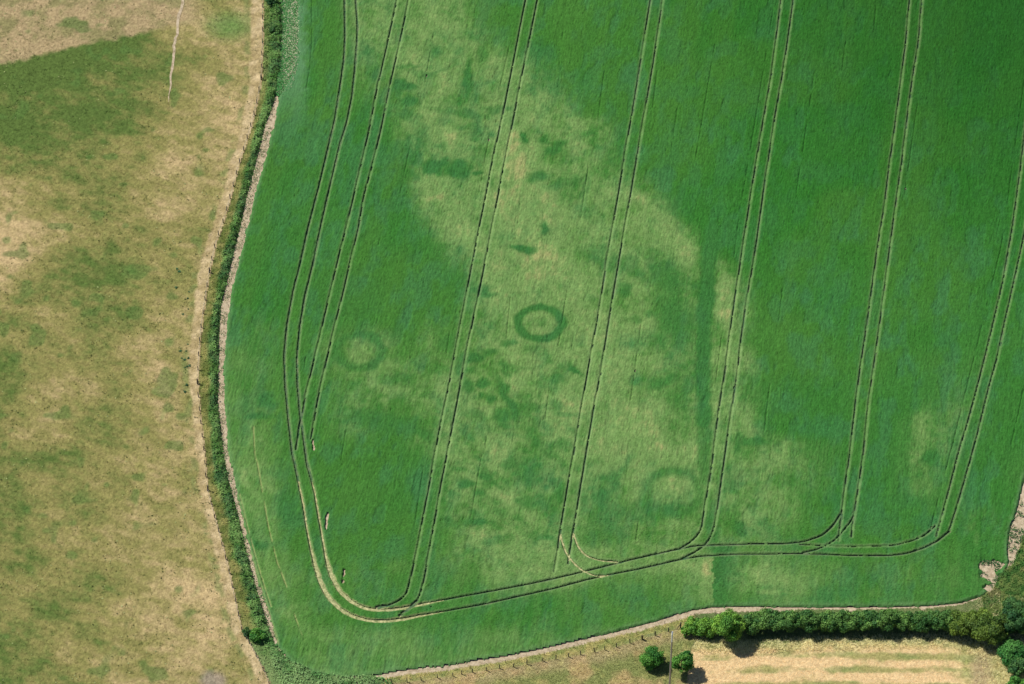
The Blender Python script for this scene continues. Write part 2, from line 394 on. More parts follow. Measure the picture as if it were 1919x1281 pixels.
BRIGHT = [(673,657,70,58,0,.38),(962,262,12,30,8,.35),(975,330,10,40,8,.35),(1005,345,24,12,0,.35),(1035,395,20,10,0,.25),(845,255,20,12,0,.3),(815,370,22,10,0,.35),(800,340,8,14,0,.3),(830,335,18,8,0,.3),(905,375,14,10,0,.2),(1295,470,16,14,0,.4),(1355,545,20,26,0,.4),(1360,590,12,20,0,.3),(1405,665,14,20,0,.35),(1420,690,12,8,0,.2),(1375,745,14,10,0,.3),
 (1225,805,30,14,0,.3),(1240,835,12,12,0,.25),(1300,760,12,30,0,.3),(1300,830,14,18,0,.25),(1265,905,22,18,0,.4),(855,870,12,26,20,.4),(905,870,24,9,0,.4),(940,925,24,14,0,.5),(885,915,14,8,0,.35),(900,1000,24,14,0,.3),(960,1020,30,14,10,.3),(1050,880,12,14,0,.25),(1362,935,16,14,0,.45),(1375,870,10,20,0,.25),(1360,890,10,8,0,.3),
 (1325,1070,16,24,0,.45),(1420,1075,24,24,-20,.5),(1395,1100,12,10,0,.4),(1440,1108,50,6,4,.35),(1725,790,34,18,-70,.25),(1720,850,24,14,-60,.25),(905,530,10,20,20,.25),(1000,480,50,14,0,.25),(1020,515,40,20,0,.2),(935,500,16,18,0,.25),(730,725,60,14,10,.25),(785,745,26,12,20,.25),(670,650,22,14,0,.15),(770,830,14,18,30,.35),
 (1815,985,12,20,30,.3),(1830,1010,8,20,0,.3),(500,905,26,12,40,.4),(460,900,8,20,-10,.4),(525,985,22,20,30,.3),(540,1150,20,14,20,.4),(1200,375,20,10,20,.25),(1260,420,30,10,30,.2),(1000,995,24,10,0,.25),(1270,1060,50,10,-10,.2),(1330,465,9,20,0,.3)]
RINGS = [(1012,605,40,29.5,9.5,1.0),(673,657,42,32,12,.5),(1262,922,50,40,14,.42)]
BANK_LINES = [([(1336,430),(1326,520),(1320,600),(1318,700),(1319,790)],20,.95),([(1319,780),(1319,850),(1322,900)],17,.6),([(1320,880),(1328,980),(1342,1040)],16,.35),([(1205,470),(1260,550),(1300,640),(1312,700)],18,.3),([(1190,490),(1140,480),(1085,470)],14,.25),([(1150,890),(1120,930),(1110,1000)],14,.25),([(760,130),(800,140),(860,120)],4,.25),([(1130,1010),(1060,880),(985,800)],14,.18)]

def ellipses(U, V, lst, soft=1.0):
    out = np.zeros(U.shape)
    for (x, y, a, b, t, s) in lst:
        m = 2.2 * max(a, b)
        sel = (np.abs(U - x) < m) & (np.abs(V - y) < m)
        if not sel.any(): continue
        c, sn = math.cos(math.radians(t)), math.sin(math.radians(t))
        du, dv = U[sel] - x, V[sel] - y
        p = (du * c + dv * sn) / a; q = (-du * sn + dv * c) / b
        out[sel] = np.maximum(out[sel], s * sstep(1.5, 0.35, np.sqrt(p * p + q * q)))
    return out

def segdist(U, V, pts):
    D = np.full(U.shape, 1e3)
    for (x1, y1), (x2, y2) in zip(pts[:-1], pts[1:]):
        m = 60
        sel = (U > min(x1, x2) - m) & (U < max(x1, x2) + m) & (V > min(y1, y2) - m) & (V < max(y1, y2) + m)
        dx, dy = x2 - x1, y2 - y1
        t = np.clip(((U[sel] - x1) * dx + (V[sel] - y1) * dy) / (dx * dx + dy * dy), 0, 1)
        D[sel] = np.minimum(D[sel], np.hypot(U[sel] - x1 - t * dx, V[sel] - y1 - t * dy))
    return D

# ------------------------------------------------------------------ ground and soil
def sheet(name, x0, x1, y0, y1, z, mat):
    me = mk_mesh(name, np.array([(x0, y0, z), (x1, y0, z), (x1, y1, z), (x0, y1, z)]), np.array([[0, 1, 2, 3]]))
    return obj(name, me, mat, kind='structure')
sheet("ground", -3000, 3000, -3000, 3000, -0.12, M_far)
sheet("field_soil", -72, 150, -95, 130, 0.0, M_soil)

# ------------------------------------------------------------------ the cereal crop: one canopy cut by wheel tracks
CH = 0.42
a4, b4 = P([(1219, 0)], 0.3)[0], P([(1075, 852)], 0.3)[0]
KS = (a4[0] - b4[0]) / (a4[1] - b4[1])
g = Grid(-60, 103, 0.13, 0, 0, 0, KS, ys=np.r_[np.arange(-82, -66, .3), np.arange(-66, -41, .135), np.arange(-41, 98, .33)])
X, Y = g.X, g.Y
crop_poly = P(CROP_L + CROP_B, 0.0)
wob = (fbm(X, Y, 0.9, 31, 2) - 0.5)
ins = inside(crop_poly, X + wob * 1.0, Y + (fbm(X, Y, 0.8, 35, 2) - 0.5) * 0.5)
edge_line = resample(P(CROP_L + CROP_B, 0.0), 2.0)
DE = g.dist(edge_line, 1.6)
U, V = pix(X, Y, CH * 0.9)
row = fbm(g.S, Y * 0.07, 0.35, 51, 2)           # drill rows run along the tramlines
grain = rng.random(X.shape)
mid = fbm(X, Y, 0.9, 61, 3)
big = fbm(X, Y, 7.0, 71, 3)
streak = fbm(g.S, Y * 0.3, 1.3, 81, 3)

# height
Z = CH + (grain - 0.5) * 0.13 + (mid - 0.5) * 0.09 + (row - 0.5) * 0.06 + (fbm(g.S, Y * .6, .5, 63, 2) - .5) * .08
spk = rng.random(X.shape); Z -= .16 * (spk > .975)
tw = fbm(X, Y, 0.7, 91, 2) - 0.5
DT = np.full(X.shape, 99.0)
DW = np.full(X.shape, 99.0)
lines_m = {k: smooth(P(v, 0.25), 0.6, 2) for k, v in T.items()}
for k, ln in lines_m.items():
    g.dist(ln, 1.2, DT)
w_wide = sstep(1000, 1090, V) * sstep(840, 740, U) * sstep(545, 600, V)     # the trodden bend in the south-west corner
D1 = np.full(X.shape, 99.0)
for k in ('T1L', 'T1R', 'T4a', 'T4b'): g.dist(lines_m[k], 1.2, D1)
WID = 0.128 + 0.17 * w_wide * (D1 < 1.0) + 0.05 * (D1 < 1.0) + 0.03 * (fbm(X, Y, 2.2, 93, 3) - .5)
WID = WID * (1 + .25 * (fbm(X, Y, 1.6, 94, 2) - .5))
groove = np.clip((DT + tw * 0.05 - (WID - .13)) / .27, 0, 1) ** .85
Z *= groove
DD = np.full(X.shape, 99.0)
for d in DRILL: g.dist(resample(P(d, CH * 0.8), 1.0), 0.6, DD)
Z *= 1 - 0.5 * sstep(0.17, 0.03, DD + tw * 0.06) * sstep(0.30, 0.45, fbm(X, Y, 2.5, 95, 2))
for a in GAPS:
    D = g.dist(P(a, 0.2), 1.4)
    Z *= sstep(0.02, 0.34, D + tw * 0.4)
lodge = sstep(0.62, 0.72, fbm(g.S, Y * 0.45, 3.0, 99, 3))     # slightly flattened, bluish streaks
Z -= 0.10 * lodge * groove
Z *= sstep(-.12, 0.5, DE + tw * .3)
nu = U + (fbm(X, Y, 1.3, 101, 3) - .5) * 26; nv = V + 4 + (fbm(X, Y, 1.2, 104, 3) - .5) * 22
Z *= 1 - np.clip(ellipses(nu, nv, [(1848,1066,15,22,-12,1.6),(1864,1084,15,11,35,1.6),(1872,1058,13,8,25,1.5),(1860,1101,10,7,30,1.4)]), 0, 1)
thinz = sstep(585, 555, U + (fbm(X, Y, 1.5, 96, 3) - .5) * 24) * sstep(270, 110, V)
Z *= 1 - thinz * (.25 + .45 * fbm(X, Y, 1.0, 97, 3)) * sstep(590, 555, U)
keep = ins & (Z > 0.06)

# colour
ripe = sample(NET, CX.astype(float), CY.astype(float), U + (big - .5) * 18, V + (fbm(X, Y, 6.0, 72, 3) - .5) * 16) / 9.0
ripe = np.where(U > 1925, 0, ripe)
wu = U + (fbm(X, Y, 1.8, 73, 3) - .5) * 18; wv = V + (fbm(X, Y, 1.7, 74, 3) - .5) * 14
ripe += 0.75 * ellipses(wu, wv, BRIGHT) * 0.6
ripe += ((fbm(X, Y, 3.2, 75, 4) - 0.5) * 0.6 + (fbm(X, Y, 1.0, 78, 3) - .5) * .45) * sstep(0.05, 0.4, ripe)
ripe = ripe + .26 * fbm(X, Y, 3.0, 76, 3) * sstep(1000, 1075, V) + .22 * fbm(X, Y, 3.0, 76, 3) * sstep(560, 470, U) * sstep(500, 640, V)
lush = ellipses(wu, wv, LUSH) * (.75 + .5 * fbm(X, Y, 1.6, 79, 3))
for (cx, cy, ra, rb, wd, s) in RINGS:
    rr = np.hypot((wu * .45 + U * .55 - cx) / ra, (wv * .45 + V * .55 - cy) / rb)
    lush = np.maximum(lush, s * sstep(1.25, 0.05, np.abs(rr - 1) * (ra + rb) / 2 / wd) * (.75 + .4 * mid))
lush = np.clip(lush * 1.4, 0, 1)
lush = np.maximum(lush, .46 * sstep(.46, .78, fbm(X * .9 + Y * .35, Y, 2.2, 69, 4)) * np.maximum(sstep(230, 120, np.hypot(wu - 930, (wv - 820) * .8)), .7 * sstep(130, 60, np.hypot(wu - 830, (wv - 230) * .8))))
lush = np.maximum(lush, .3 * sstep(14, 6, np.hypot(wu - 1013, wv - 604)))
for pts, wd, s in BANK_LINES:
    lush = np.maximum(lush, s * sstep(wd, wd * .35, segdist(wu * .5 + U * .5, V, pts)))
blk = (U > 1337 + tw * 9 + (mid - .5) * 8) & (U < 1400) & (V > 1020) & (V < 1135)
lush = np.maximum(lush, np.where(blk, .9 * sstep(1395, 1345, U), 0))
ripe = np.clip(ripe, 0, 1.0) * (1 - 0.92 * lush)
ripe = np.where(V > 1008, np.where(U > 500, ripe, ripe), ripe)
G_deep = alb(50, 118, 40); G_lush = alb(64, 124, 52); G_blue = alb(66, 124, 84); G_pale = alb(126, 160, 92); G_tan = alb(178, 174, 116)
band = fbm(g.S, Y * .06, 5.0, 67, 2); hue = fbm(X, Y, 16.0, 68, 2)
east = sstep(900, 1500, U) * sstep(700, 300, V)
c = mixc(np.broadcast_to(G_lush, X.shape + (3,)), G_deep, np.clip(0.25 + 0.55 * east + (big - .5) * 0.9, 0, 1))
c = mixc(c, alb(84, 132, 50), np.clip(.55 * sstep(.45, .75, hue) + .5 * sstep(.5, .75, band), 0, .7) * .5)
c = mixc(c, G_blue, np.clip(0.75 * sstep(0.42, 0.72, fbm(g.S, Y * 0.5, 2.6, 77, 4)) * (1 - .45 * east) + 0.5 * lodge, 0, 1) * 0.42)
c = mixc(c, G_pale, sstep(0.0, 0.74, ripe + (row - .5) * .16) * .93)
c = mixc(c, G_tan, sstep(0.62, 1.25, ripe + (mid - .5) * .25 + (row - .5) * .25) * .9)
c = mixc(c, alb(60, 118, 60), lush * 0.6)
c = mixc(c, alb(34, 94, 30), .8 * sstep(700, 60, np.hypot((1960 - U) * .8, V + 60)))  # lens vignetting painted into the crop as darker green towards the north-east corner
c *= (0.80 + 0.36 * rng.random(X.shape) + (row - .5) * .10 + (streak - .5) * 0.10 + (fbm(X, Y, .55, 65, 2) - .5) * .30)[..., None]
# yellower stems beside the wheel tracks, paled more to paint in sunlit edges
nearT = sstep(0.62, 0.24, DT)
c = mixc(c, alb(150, 178, 118), nearT * 0.5 * (0.2 + 0.8 * mid))
c = mixc(c, alb(204, 202, 140), sstep(0.55, 0.30, D1 + tw * .4) * w_wide * 0.5)
DP = np.full(X.shape, 99.0)
for p in PALE: g.dist(resample(P(p, CH), 1.0), 0.8, DP)
pl = sstep(0.20, 0.02, DP + tw * .16) * sstep(.3, .45, fbm(X, Y, 3.0, 98, 2))
c = mixc(c, alb(180, 184, 122), pl * .6); Z -= 0.22 * pl * groove * (DE > .3)
nearE = sstep(1.2, 0.2, DE + (mid - .5))
c = mixc(c, alb(110, 150, 96), nearE * 0.45)
c = mixc(c, alb(104, 150, 108), thinz * .7)
obj("barley_crop", grid_mesh("barley_crop", g, np.maximum(Z, 0.02), c, keep), M_crop, kind='stuff',
    label="green cereal crop with pale parched patches, lush ring marks and wheel tracks", cat="crop")
del Z, c, ripe, lush, U, V, wu, wv

def strip_mesh(name, ln, hw, z, jit, seed):
    n = len(ln)
    tg = np.gradient(ln, axis=0); tg /= np.linalg.norm(tg, axis=1)[:, None] + 1e-9
    nr = np.stack([-tg[:, 1], tg[:, 0]], 1)
    r = np.random.default_rng(seed)
    l = ln + nr * (hw * (1 + jit * (r.random(n) - .5)))[:, None]
    q = ln - nr * (hw * (1 + jit * (r.random(n) - .5)))[:, None]
    co = np.zeros((2 * n, 3)); co[:n, :2] = l; co[n:, :2] = q; co[:, 2] = z
    i = np.arange(n - 1)
    return mk_mesh(name, co, np.stack([i + n, i + n + 1, i + 1, i], 1))
for i, (k, ln) in enumerate(lines_m.items()):
    parts_ = [(ln, k in ('T4a', 'T4b'))]
    if k in ('T1L', 'T1R'):                        # only the bend is trodden down to straw
        lv = pix(ln[:, 0], ln[:, 1], .1)
        m1 = np.nonzero(lv[1] > 900)[0][0]; m2 = np.nonzero(lv[0] > 830)[0][0]
        parts_ = [(ln[:m1 + 1], False), (ln[m1:m2 + 1], True), (ln[m2:], False)]
    for pl_, trod in parts_:
        obj("wheel_track", strip_mesh("wheel_track", pl_, 0.40 if trod else 0.30, 0.012 + 0.003 * i, 0.2, i), M_trod if trod else M_track, kind='structure')

# ------------------------------------------------------------------ blades, tufts and leaves as real small faces
def blades(n_pts, xy, z, h, hw, spread, cols, r, nb=3):
    """nb pointed blades per tuft"""
    n = len(xy)
    co = np.zeros((n, nb, 3, 3)); col = np.zeros((n, nb, 3, 3))
    a = r.random((n, nb)) * 2 * np.pi
    lean = np.maximum(spread, h[:, None] * 1.1) * (0.5 + r.random((n, nb)))
    hh = h[:, None] * (0.6 + 0.6 * r.random((n, nb)))
    bx = xy[:, 0][:, None] + (r.random((n, nb)) - .5) * spread * 0.8
    by = xy[:, 1][:, None] + (r.random((n, nb)) - .5) * spread * 0.8
    pa = a + np.pi / 2 + (r.random((n, nb)) - .5)
    co[:, :, 0, 0] = bx + np.cos(pa) * hw; co[:, :, 0, 1] = by + np.sin(pa) * hw
    co[:, :, 1, 0] = bx - np.cos(pa) * hw; co[:, :, 1, 1] = by - np.sin(pa) * hw
    co[:, :, 2, 0] = bx + np.cos(a) * lean; co[:, :, 2, 1] = by + np.sin(a) * lean
    zz = z[:, None] if np.ndim(z) else z
    co[:, :, 0, 2] = zz - .02; co[:, :, 1, 2] = zz - .02; co[:, :, 2, 2] = zz + hh
    col[:] = cols[:, None, None, :] * (0.8 + 0.4 * r.random((n, nb, 1, 1)))
    f = np.arange(n * nb * 3).reshape(-1, 3)
    return co.reshape(-1, 3), f, col.reshape(-1, 3)

def leaves(c, nrm, size, cols, r):
    """diamond leaf faces"""
    n = len(c)
    nrm = nrm / (np.linalg.norm(nrm, axis=1)[:, None] + 1e-9)
    t = np.cross(nrm, r.normal(size=(n, 3))); t /= np.linalg.norm(t, axis=1)[:, None] + 1e-9
    b = np.cross(nrm, t)
    s = size * (0.65 + 0.7 * r.random(n)); s = s[:, None]
    co = np.stack([c - t * s, c - b * s * .55 + nrm * s * .12, c + t * s, c + b * s * .55 + nrm * s * .12], 1)
    col = np.repeat((cols * (0.8 + 0.4 * r.random((n, 1))))[:, None, :], 4, 1)
    return co.reshape(-1, 3), np.arange(n * 4).reshape(-1, 4), col.reshape(-1, 3)

def scatter(poly, n, r):
    lo, hi = poly.min(0), poly.max(0)
    p = lo + (hi - lo) * r.random((n, 2))
    return p[inside(poly, p[:, 0], p[:, 1])]

# ------------------------------------------------------------------ west: grazed pasture
PX = np.array([-60, 0, 80, 160, 240, 320, 400, 480], float)
PROWS = {-60:"66666756",0:"66666756",40:"66556777",80:"55543567",120:"21122456",160:"11112467",240:"11112567",320:"44224667",400:"77644655",480:"88633555",560:"66333455",640:"33545555",720:"33555555",
         800:"33445566",880:"33344566",960:"33334566",1040:"33445666",1120:"33335677",1200:"33345666",1290:"33345566",1400:"33345566"}
PY = np.array(sorted(PROWS), float)
PNET = np.array([[int(ch) for ch in PROWS[int(y)]] for y in PY], float)
PX = np.array([-80, 0, 80, 160, 240, 320, 400, 480], float)
gp = Grid(-112, -38, 0.26, -82, 108, 0.32)
fence_m = resample(P(FENCE), 1.0)
past_poly = np.vstack([fence_m + [0.4, 0], [[-112, -90], [-112, 112]]])
def past_z(x, y):
    return 0.06 + 0.10 * fbm(x, y, 1.1, 121, 3) + 0.10 * fbm(x, y, 9, 124, 2)
def past_col(x, y):
    u, v = pix(x, y, 0.1)
    wv_ = v + (fbm(x, y, 8, 131, 3) - .5) * 60; wu_ = u + (fbm(x, y, 8, 134, 3) - .5) * 60
    dry = sample(PNET, PX, PY, wu_, wv_) / 9.0
    dry = dry * .93 - .01 + (fbm(x * .8 + y * .3, y, 5.5, 137, 4) - .5) * 0.58 + (fbm(x * .8 + y * .5, y, 1.3, 138, 3) - .5) * 0.45
    # the mown corner in the north-west, ending on a slanting line
    ln = np.interp(u, [-200, 0, 160, 250, 320, 400], [160, 122, 82, 66, 50, 38]) + (fbm(x, y, 1.2, 139, 2) - .5) * 10
    mown = sstep(5, -6, v - ln) * sstep(400, 330, u)
    below = sstep(50, 10, v - ln) * (1 - mown) * sstep(330, 200, u)
    dry = np.clip(dry - below * .35, 0, 1)
    c = mixc(np.broadcast_to(alb(96, 120, 58), x.shape + (3,)), alb(152, 147, 88), sstep(0.05, 0.5, dry))
    c = mixc(c, alb(206, 182, 134), sstep(0.42, 0.92, dry))
    gz = fbm(x, y, 3.0, 141, 4)
    mc = mixc(np.broadcast_to(alb(150, 144, 98), x.shape + (3,)), alb(188, 166, 126), sstep(0.3, 0.65, gz))
    c = mixc(c, mc, mown * 0.9)
    # greener clump at the fence corner and faint damp spots
    sp = np.maximum(sstep(70, 10, np.hypot((u - 430) / 1.0, (v - 48) / .6)), 0.0)
    c = mixc(c, alb(92, 140, 66), sp * .8)
    damp = sstep(.70, .80, fbm(x, y, 3.5, 151, 2))
    c = mixc(c, alb(92, 126, 62), damp * .6)
    gp_ = sstep(34, 12, np.hypot((u - 400) / 1.0, (v - 1277) / .8) + (fbm(x, y, 1.5, 153, 2) - .5) * 14)
    c = mixc(c, alb(168, 152, 136), gp_ * .8)
    # sheep-worn, straw-dry strip along the fence
    fx = np.interp(y, fence_m[::-1, 1], fence_m[::-1, 0])
    dd = fx - x + (fbm(x, y, 2.0, 155, 3) - .5) * 1.0
    wdt = np.interp(v, [-100, 100, 300, 500, 800, 1100, 1300], [2.3, 2.3, 1.6, 2.0, 1.3, 1.6, 1.5])
    worn = sstep(wdt + .35, wdt - .35, dd)
    wc = mixc(np.broadcast_to(alb(184, 164, 118), x.shape + (3,)), alb(218, 196, 152), sstep(.3, .7, fbm(x, y, 1.3, 157, 3)))
    c = mixc(c, wc, worn * .92)
    gline = sstep(.9, .2, np.abs(dd - wdt - .7)) * sstep(.45, .6, fbm(x, y, 1.8, 158, 3))
    c = mixc(c, alb(128, 142, 84), gline * .6)
    return c, dry, worn
X, Y = gp.X, gp.Y
kp = inside(past_poly, X, Y)
pc, dry, worn = past_col(X, Y)
pc = pc * (0.82 + 0.36 * rng.random(X.shape))[..., None]
zp = past_z(X, Y) + (rng.random(X.shape) - .5) * 0.045 + (fbm(X, Y, .6, 143, 2) - .5) * .06
obj("pasture", grid_mesh("pasture", gp, zp, pc, kp), M_turf, kind='structure')
r = np.random.default_rng(21)
pts = scatter(past_poly, 120000, r)
pcol, pdry, pworn = past_col(pts[:, 0], pts[:, 1])
co, f, cl = blades(0, pts, past_z(pts[:, 0], pts[:, 1]), 0.06 + .08 * r.random(len(pts)) * (1 - .6 * pworn), 0.05, 0.16, pcol * 1.1, r, 2)
tk = scatter(past_poly, 3000, r)
tk = tk[fbm(tk[:, 0], tk[:, 1], 5.0, 144, 3) > .46]
tk = np.repeat(tk, 7, 0) + r.normal(size=(len(tk) * 7, 2)) * .16
tc_, _, _ = past_col(tk[:, 0], tk[:, 1])
tc_ = mixc(tc_, alb(96, 128, 66) * np.ones(3), np.full(len(tk), .35)) * (.8 + .5 * r.random((len(tk), 1)))
co3, f3, cl3 = blades(0, tk, past_z(tk[:, 0], tk[:, 1]), .07 + .1 * r.random(len(tk)), .06, .22, tc_ * 1.15, r, 2)
f = np.vstack([f, f3 + len(co)]); co = np.vstack([co, co3]); cl = np.vstack([cl, cl3])
obj("pasture_grass", mk_mesh("pasture_grass", co, f, cl, False), M_straw, kind='stuff', label="tufts of grazed half-dry grass in the pasture west of the wire fence", cat="grass")
dk_ = scatter(past_poly, 9000, r); dk_ = dk_[fbm(dk_[:, 0], dk_[:, 1], 4.0, 147, 3) > .55]
nd = len(dk_)
lt = (r.random(nd) < .4).astype(float)
dc_ = mixc(np.broadcast_to(alb(78, 92, 50), (nd, 3)), alb(196, 206, 140), lt)
co, f, cl = leaves(np.stack([dk_[:, 0], dk_[:, 1], past_z(dk_[:, 0], dk_[:, 1]) + .09], 1), r.normal(size=(nd, 3)) * .35 + [0, 0, 1], .09 + .09 * r.random(nd), dc_, r)
obj("pasture_weeds", mk_mesh("pasture_weeds", co, f, cl, False), M_weed, kind='stuff', label="small weeds and darker grass specks scattered over the dry pasture", cat="weeds")
# worn footpath in the north-west
fp = smooth(P([(347,-60),(343,0),(333,43),(328,83),(323,127),(318,160),(317,192)]), 0.4, 4)
fp[:, 0] += 0.15 * np.sin(fp[:, 1] * .9) + (fbm(fp[:, 0], fp[:, 1], 1.1, 161, 2) - .5) * .35
n = len(fp); hw = 0.26 * np.interp(np.arange(n), [0, n * .8, n - 1], [1.2, .9, .15]) * (0.7 + .6 * fbm(fp[:, 0], fp[:, 1], .8, 162, 2))
tg = np.gradient(fp, axis=0); tg /= np.linalg.norm(tg, axis=1)[:, None]; nr = np.stack([-tg[:, 1], tg[:, 0]], 1)
co = np.zeros((n * 3, 3)); co[:n, :2] = fp + nr * hw[:, None]; co[n:2*n, :2] = fp; co[2*n:, :2] = fp - nr * hw[:, None]
co[:, 2] = past_z(co[:, 0], co[:, 1]) + .05; co[n:2*n, 2] -= .02
i = np.arange(n - 1)
obj("footpath", mk_mesh("footpath", co, np.vstack([np.stack([i + n, i + n + 1, i + 1, i], 1), np.stack([i + 2*n, i + 2*n + 1, i + n + 1, i + n], 1)])), M_soil, kind='structure')

# ------------------------------------------------------------------ weedy bank between the fence and the crop
bank_poly = P(FENCE[:-1] + [(720,1320),(735,1276),(700,1266),(645,1269),(590,1259),(548,1241)] + WEED_R[::-1])
bank_poly = resample(np.vstack([bank_poly, bank_poly[:1]]), 1.0)
gb = Grid(-62, -22, 0.22, -80, 108, 0.26)
fence_x = lambda y: np.interp(y, fence_m[::-1, 1], fence_m[::-1, 0])
wr = resample(P(WEED_R), 1.0)
weed_x = lambda y: np.interp(y, wr[::-1, 1], wr[::-1, 0])
def bank_fn(x, y):
    u, v = pix(x, y, .4)
    f0, f1 = fence_x(y), weed_x(y)
    t = np.where(v > 1205, np.clip((x - f0) / 6.0, 0, 1), np.clip((x - f0) / np.maximum(f1 - f0, 1.0), 0, 1))
    d = np.where(v > 1205, x - f0, np.minimum(x - f0, f1 - x))
    n1 = fbm(x, y, 1.3, 171, 3); n2 = fbm(x, y, 3.5, 174, 3)
    cl_ = sstep(.42, .66, fbm(x, y, 1.0, 179, 2))
    h = sstep(-.1, .9, d) * (0.10 + 0.22 * sstep(.25, .7, t)) + (n1 * .3 + cl_ * .55 * sstep(.2, .6, t)) * sstep(0, .8, d) + .05
    olive = sstep(.58, .32, t + (n2 - .5) * .5)
    olive = olive * sstep(120, 220, v + (n2 - .5) * 80) * .9 + .35 * sstep(.5, .2, t) * sstep(220, 120, v)
    c = mixc(np.broadcast_to(alb(78, 124, 58), x.shape + (3,)), alb(124, 166, 92), sstep(.3, .7, n1))
    c = mixc(c, alb(56, 100, 66), sstep(.48, .66, fbm(x, y, 2.0, 177, 3)) * .6)
    oc = mixc(np.broadcast_to(alb(118, 128, 62), x.shape + (3,)), alb(176, 166, 100), sstep(.35, .7, n1))
    c = mixc(c, oc, olive)
    c = mixc(c, mixc(np.broadcast_to(alb(84, 142, 74), x.shape + (3,)), alb(150, 184, 120), sstep(.35, .7, n2)), .75 * sstep(1150, 1215, v))
    h = h * (1 - .5 * sstep(1150, 1210, v))
    return h, c, olive, d
hb, cb, ol, db = bank_fn(gb.X, gb.Y)
kb = inside(bank_poly, gb.X, gb.Y)
hb = hb + (rng.random(hb.shape) - .5) * .10 * sstep(0, .5, db)
obj("bank", grid_mesh("bank", gb, hb * .75, mixc(cb, alb(88, 96, 56), np.full(hb.shape, .45)), kb), M_turf, kind='structure')
r = np.random.default_rng(33)
pts = scatter(bank_poly, 520000, r)
h_, c_, o_, d_ = bank_fn(pts[:, 0], pts[:, 1])
kk = r.random(len(pts)) < (0.30 + .5 * sstep(.2, 1.2, d_)) * .42
pts, h_, c_, o_ = pts[kk], h_[kk], c_[kk], o_[kk]
nrm = r.normal(size=(len(pts), 3)) * .6 + np.array([-.1, -.1, 1.0])
lc = np.stack([pts[:, 0] + r.normal(size=len(pts)) * .12, pts[:, 1], h_ * .8 + r.random(len(pts)) ** 1.5 * .4], 1)
co, f, cl = leaves(lc, nrm, np.where(o_ > .5, .11, .17), c_ * 1.45, r)
obj("bank_weeds", mk_mesh("bank_weeds", co, f, cl, False), M_weed, kind='stuff', label="tall nettles and rough weeds on the bank between wire fence and crop", cat="weeds")
# thin weeds over bleached soil at the north end, and along the soil strip
thin = P([(524,-120),(568,-120),(568,60),(562,110),(550,160),(528,185),(516,178)])
pts = scatter(thin, 60000, r)
kk = fbm(pts[:, 0], pts[:, 1], 1.6, 181, 3) + .35 * r.random(len(pts)) > np.interp(pix(pts[:, 0], pts[:, 1])[0], [520, 545, 565], [.15, .44, .36])
pts = pts[kk]
cc = mixc(np.broadcast_to(alb(86, 152, 84), (len(pts), 3)), alb(206, 204, 172), .95 * (r.random(len(pts)) < np.interp(pix(pts[:, 0], pts[:, 1])[0], [522, 536, 556, 566], [.04, .25, .42, .15])).astype(float))
co, f, cl = leaves(np.stack([pts[:, 0], pts[:, 1], .03 + .22 * r.random(len(pts))], 1), r.normal(size=(len(pts), 3)) * .5 + [-.2, 0, 1], np.full(len(pts), .125), cc * 1.45, r)
f = np.vstack([f[:, [0, 1, 2]], f[:, [0, 2, 3]]])
strip = resample(P([((a[0] + b[0]) / 2, a[1]) for a, b in zip(WEED_R[5:], [(np.interp(w[1], [q[1] for q in CROP_L], [q[0] for q in CROP_L]), w[1]) for w in WEED_R[5:]])]), .25)
sp = np.repeat(strip, 14, 0) + r.normal(size=(len(strip) * 14, 2)) * [.5, .3]
sp = sp[fbm(sp[:, 0], sp[:, 1], 1.1, 183, 2) + .25 * r.random(len(sp)) > .62]
cc2 = mixc(np.broadcast_to(alb(90, 136, 80), (len(sp), 3)), alb(200, 186, 150), (r.random(len(sp)) < .5).astype(float))
co2, f2, cl2 = leaves(np.stack([sp[:, 0], sp[:, 1], .03 + .2 * r.random(len(sp))], 1), r.normal(size=(len(sp), 3)) * .5 + [-.2, 0, 1], np.full(len(sp), .10), cc2 * 1.2, r)
f2 = np.vstack([f2[:, [0, 1, 2]], f2[:, [0, 2, 3]]])
obj("sparse_weeds", mk_mesh("sparse_weeds", np.vstack([co, co2]), np.vstack([f, f2 + len(co)]), np.vstack([cl, cl2]), False), M_straw, kind='stuff',
    label="thin bleached weeds on bare soil along the west edge of the crop", cat="weeds")

# ------------------------------------------------------------------ south: rough grass, hay meadow, corner bank
SPLIT = [(1300,1150),(1308,1192),(1292,1225),(1284,1300),(1276,1420)]
low = resample(P(PATH_LOW), 1.0)
rough_poly = np.vstack([P([p for p in PATH_LOW if p[0] <= 1300] ), P(SPLIT), P([(690,1420)])])
hay_poly = np.vstack([P(SPLIT[::-1]), P([p for p in PATH_LOW if p[0] > 1300]), P([(1900,1120),(2010,1120),(2010,1420)])])
gr = Grid(-30, 104, 0.22, -100, -58, 0.26)
FPOSTS = [(640+.3127*x, 1160+.3127*y) for x, y in [(300,385),(393,381),(478,370),(575,354),(668,344),(720,333),(785,322),(868,311),(948,300),(1029,289),(1111,274),(1205,254),(1284,243),(1361,228),(1433,216),(1516,198),(1578,187),(1647,170),(1729,146),(1803,122),(1880,100)]]
FPOSTS += [(1203,1199),(1227.5,1191),(1252.5,1184),(1275,1177)]
fs = P([(560,1300)] + FPOSTS)
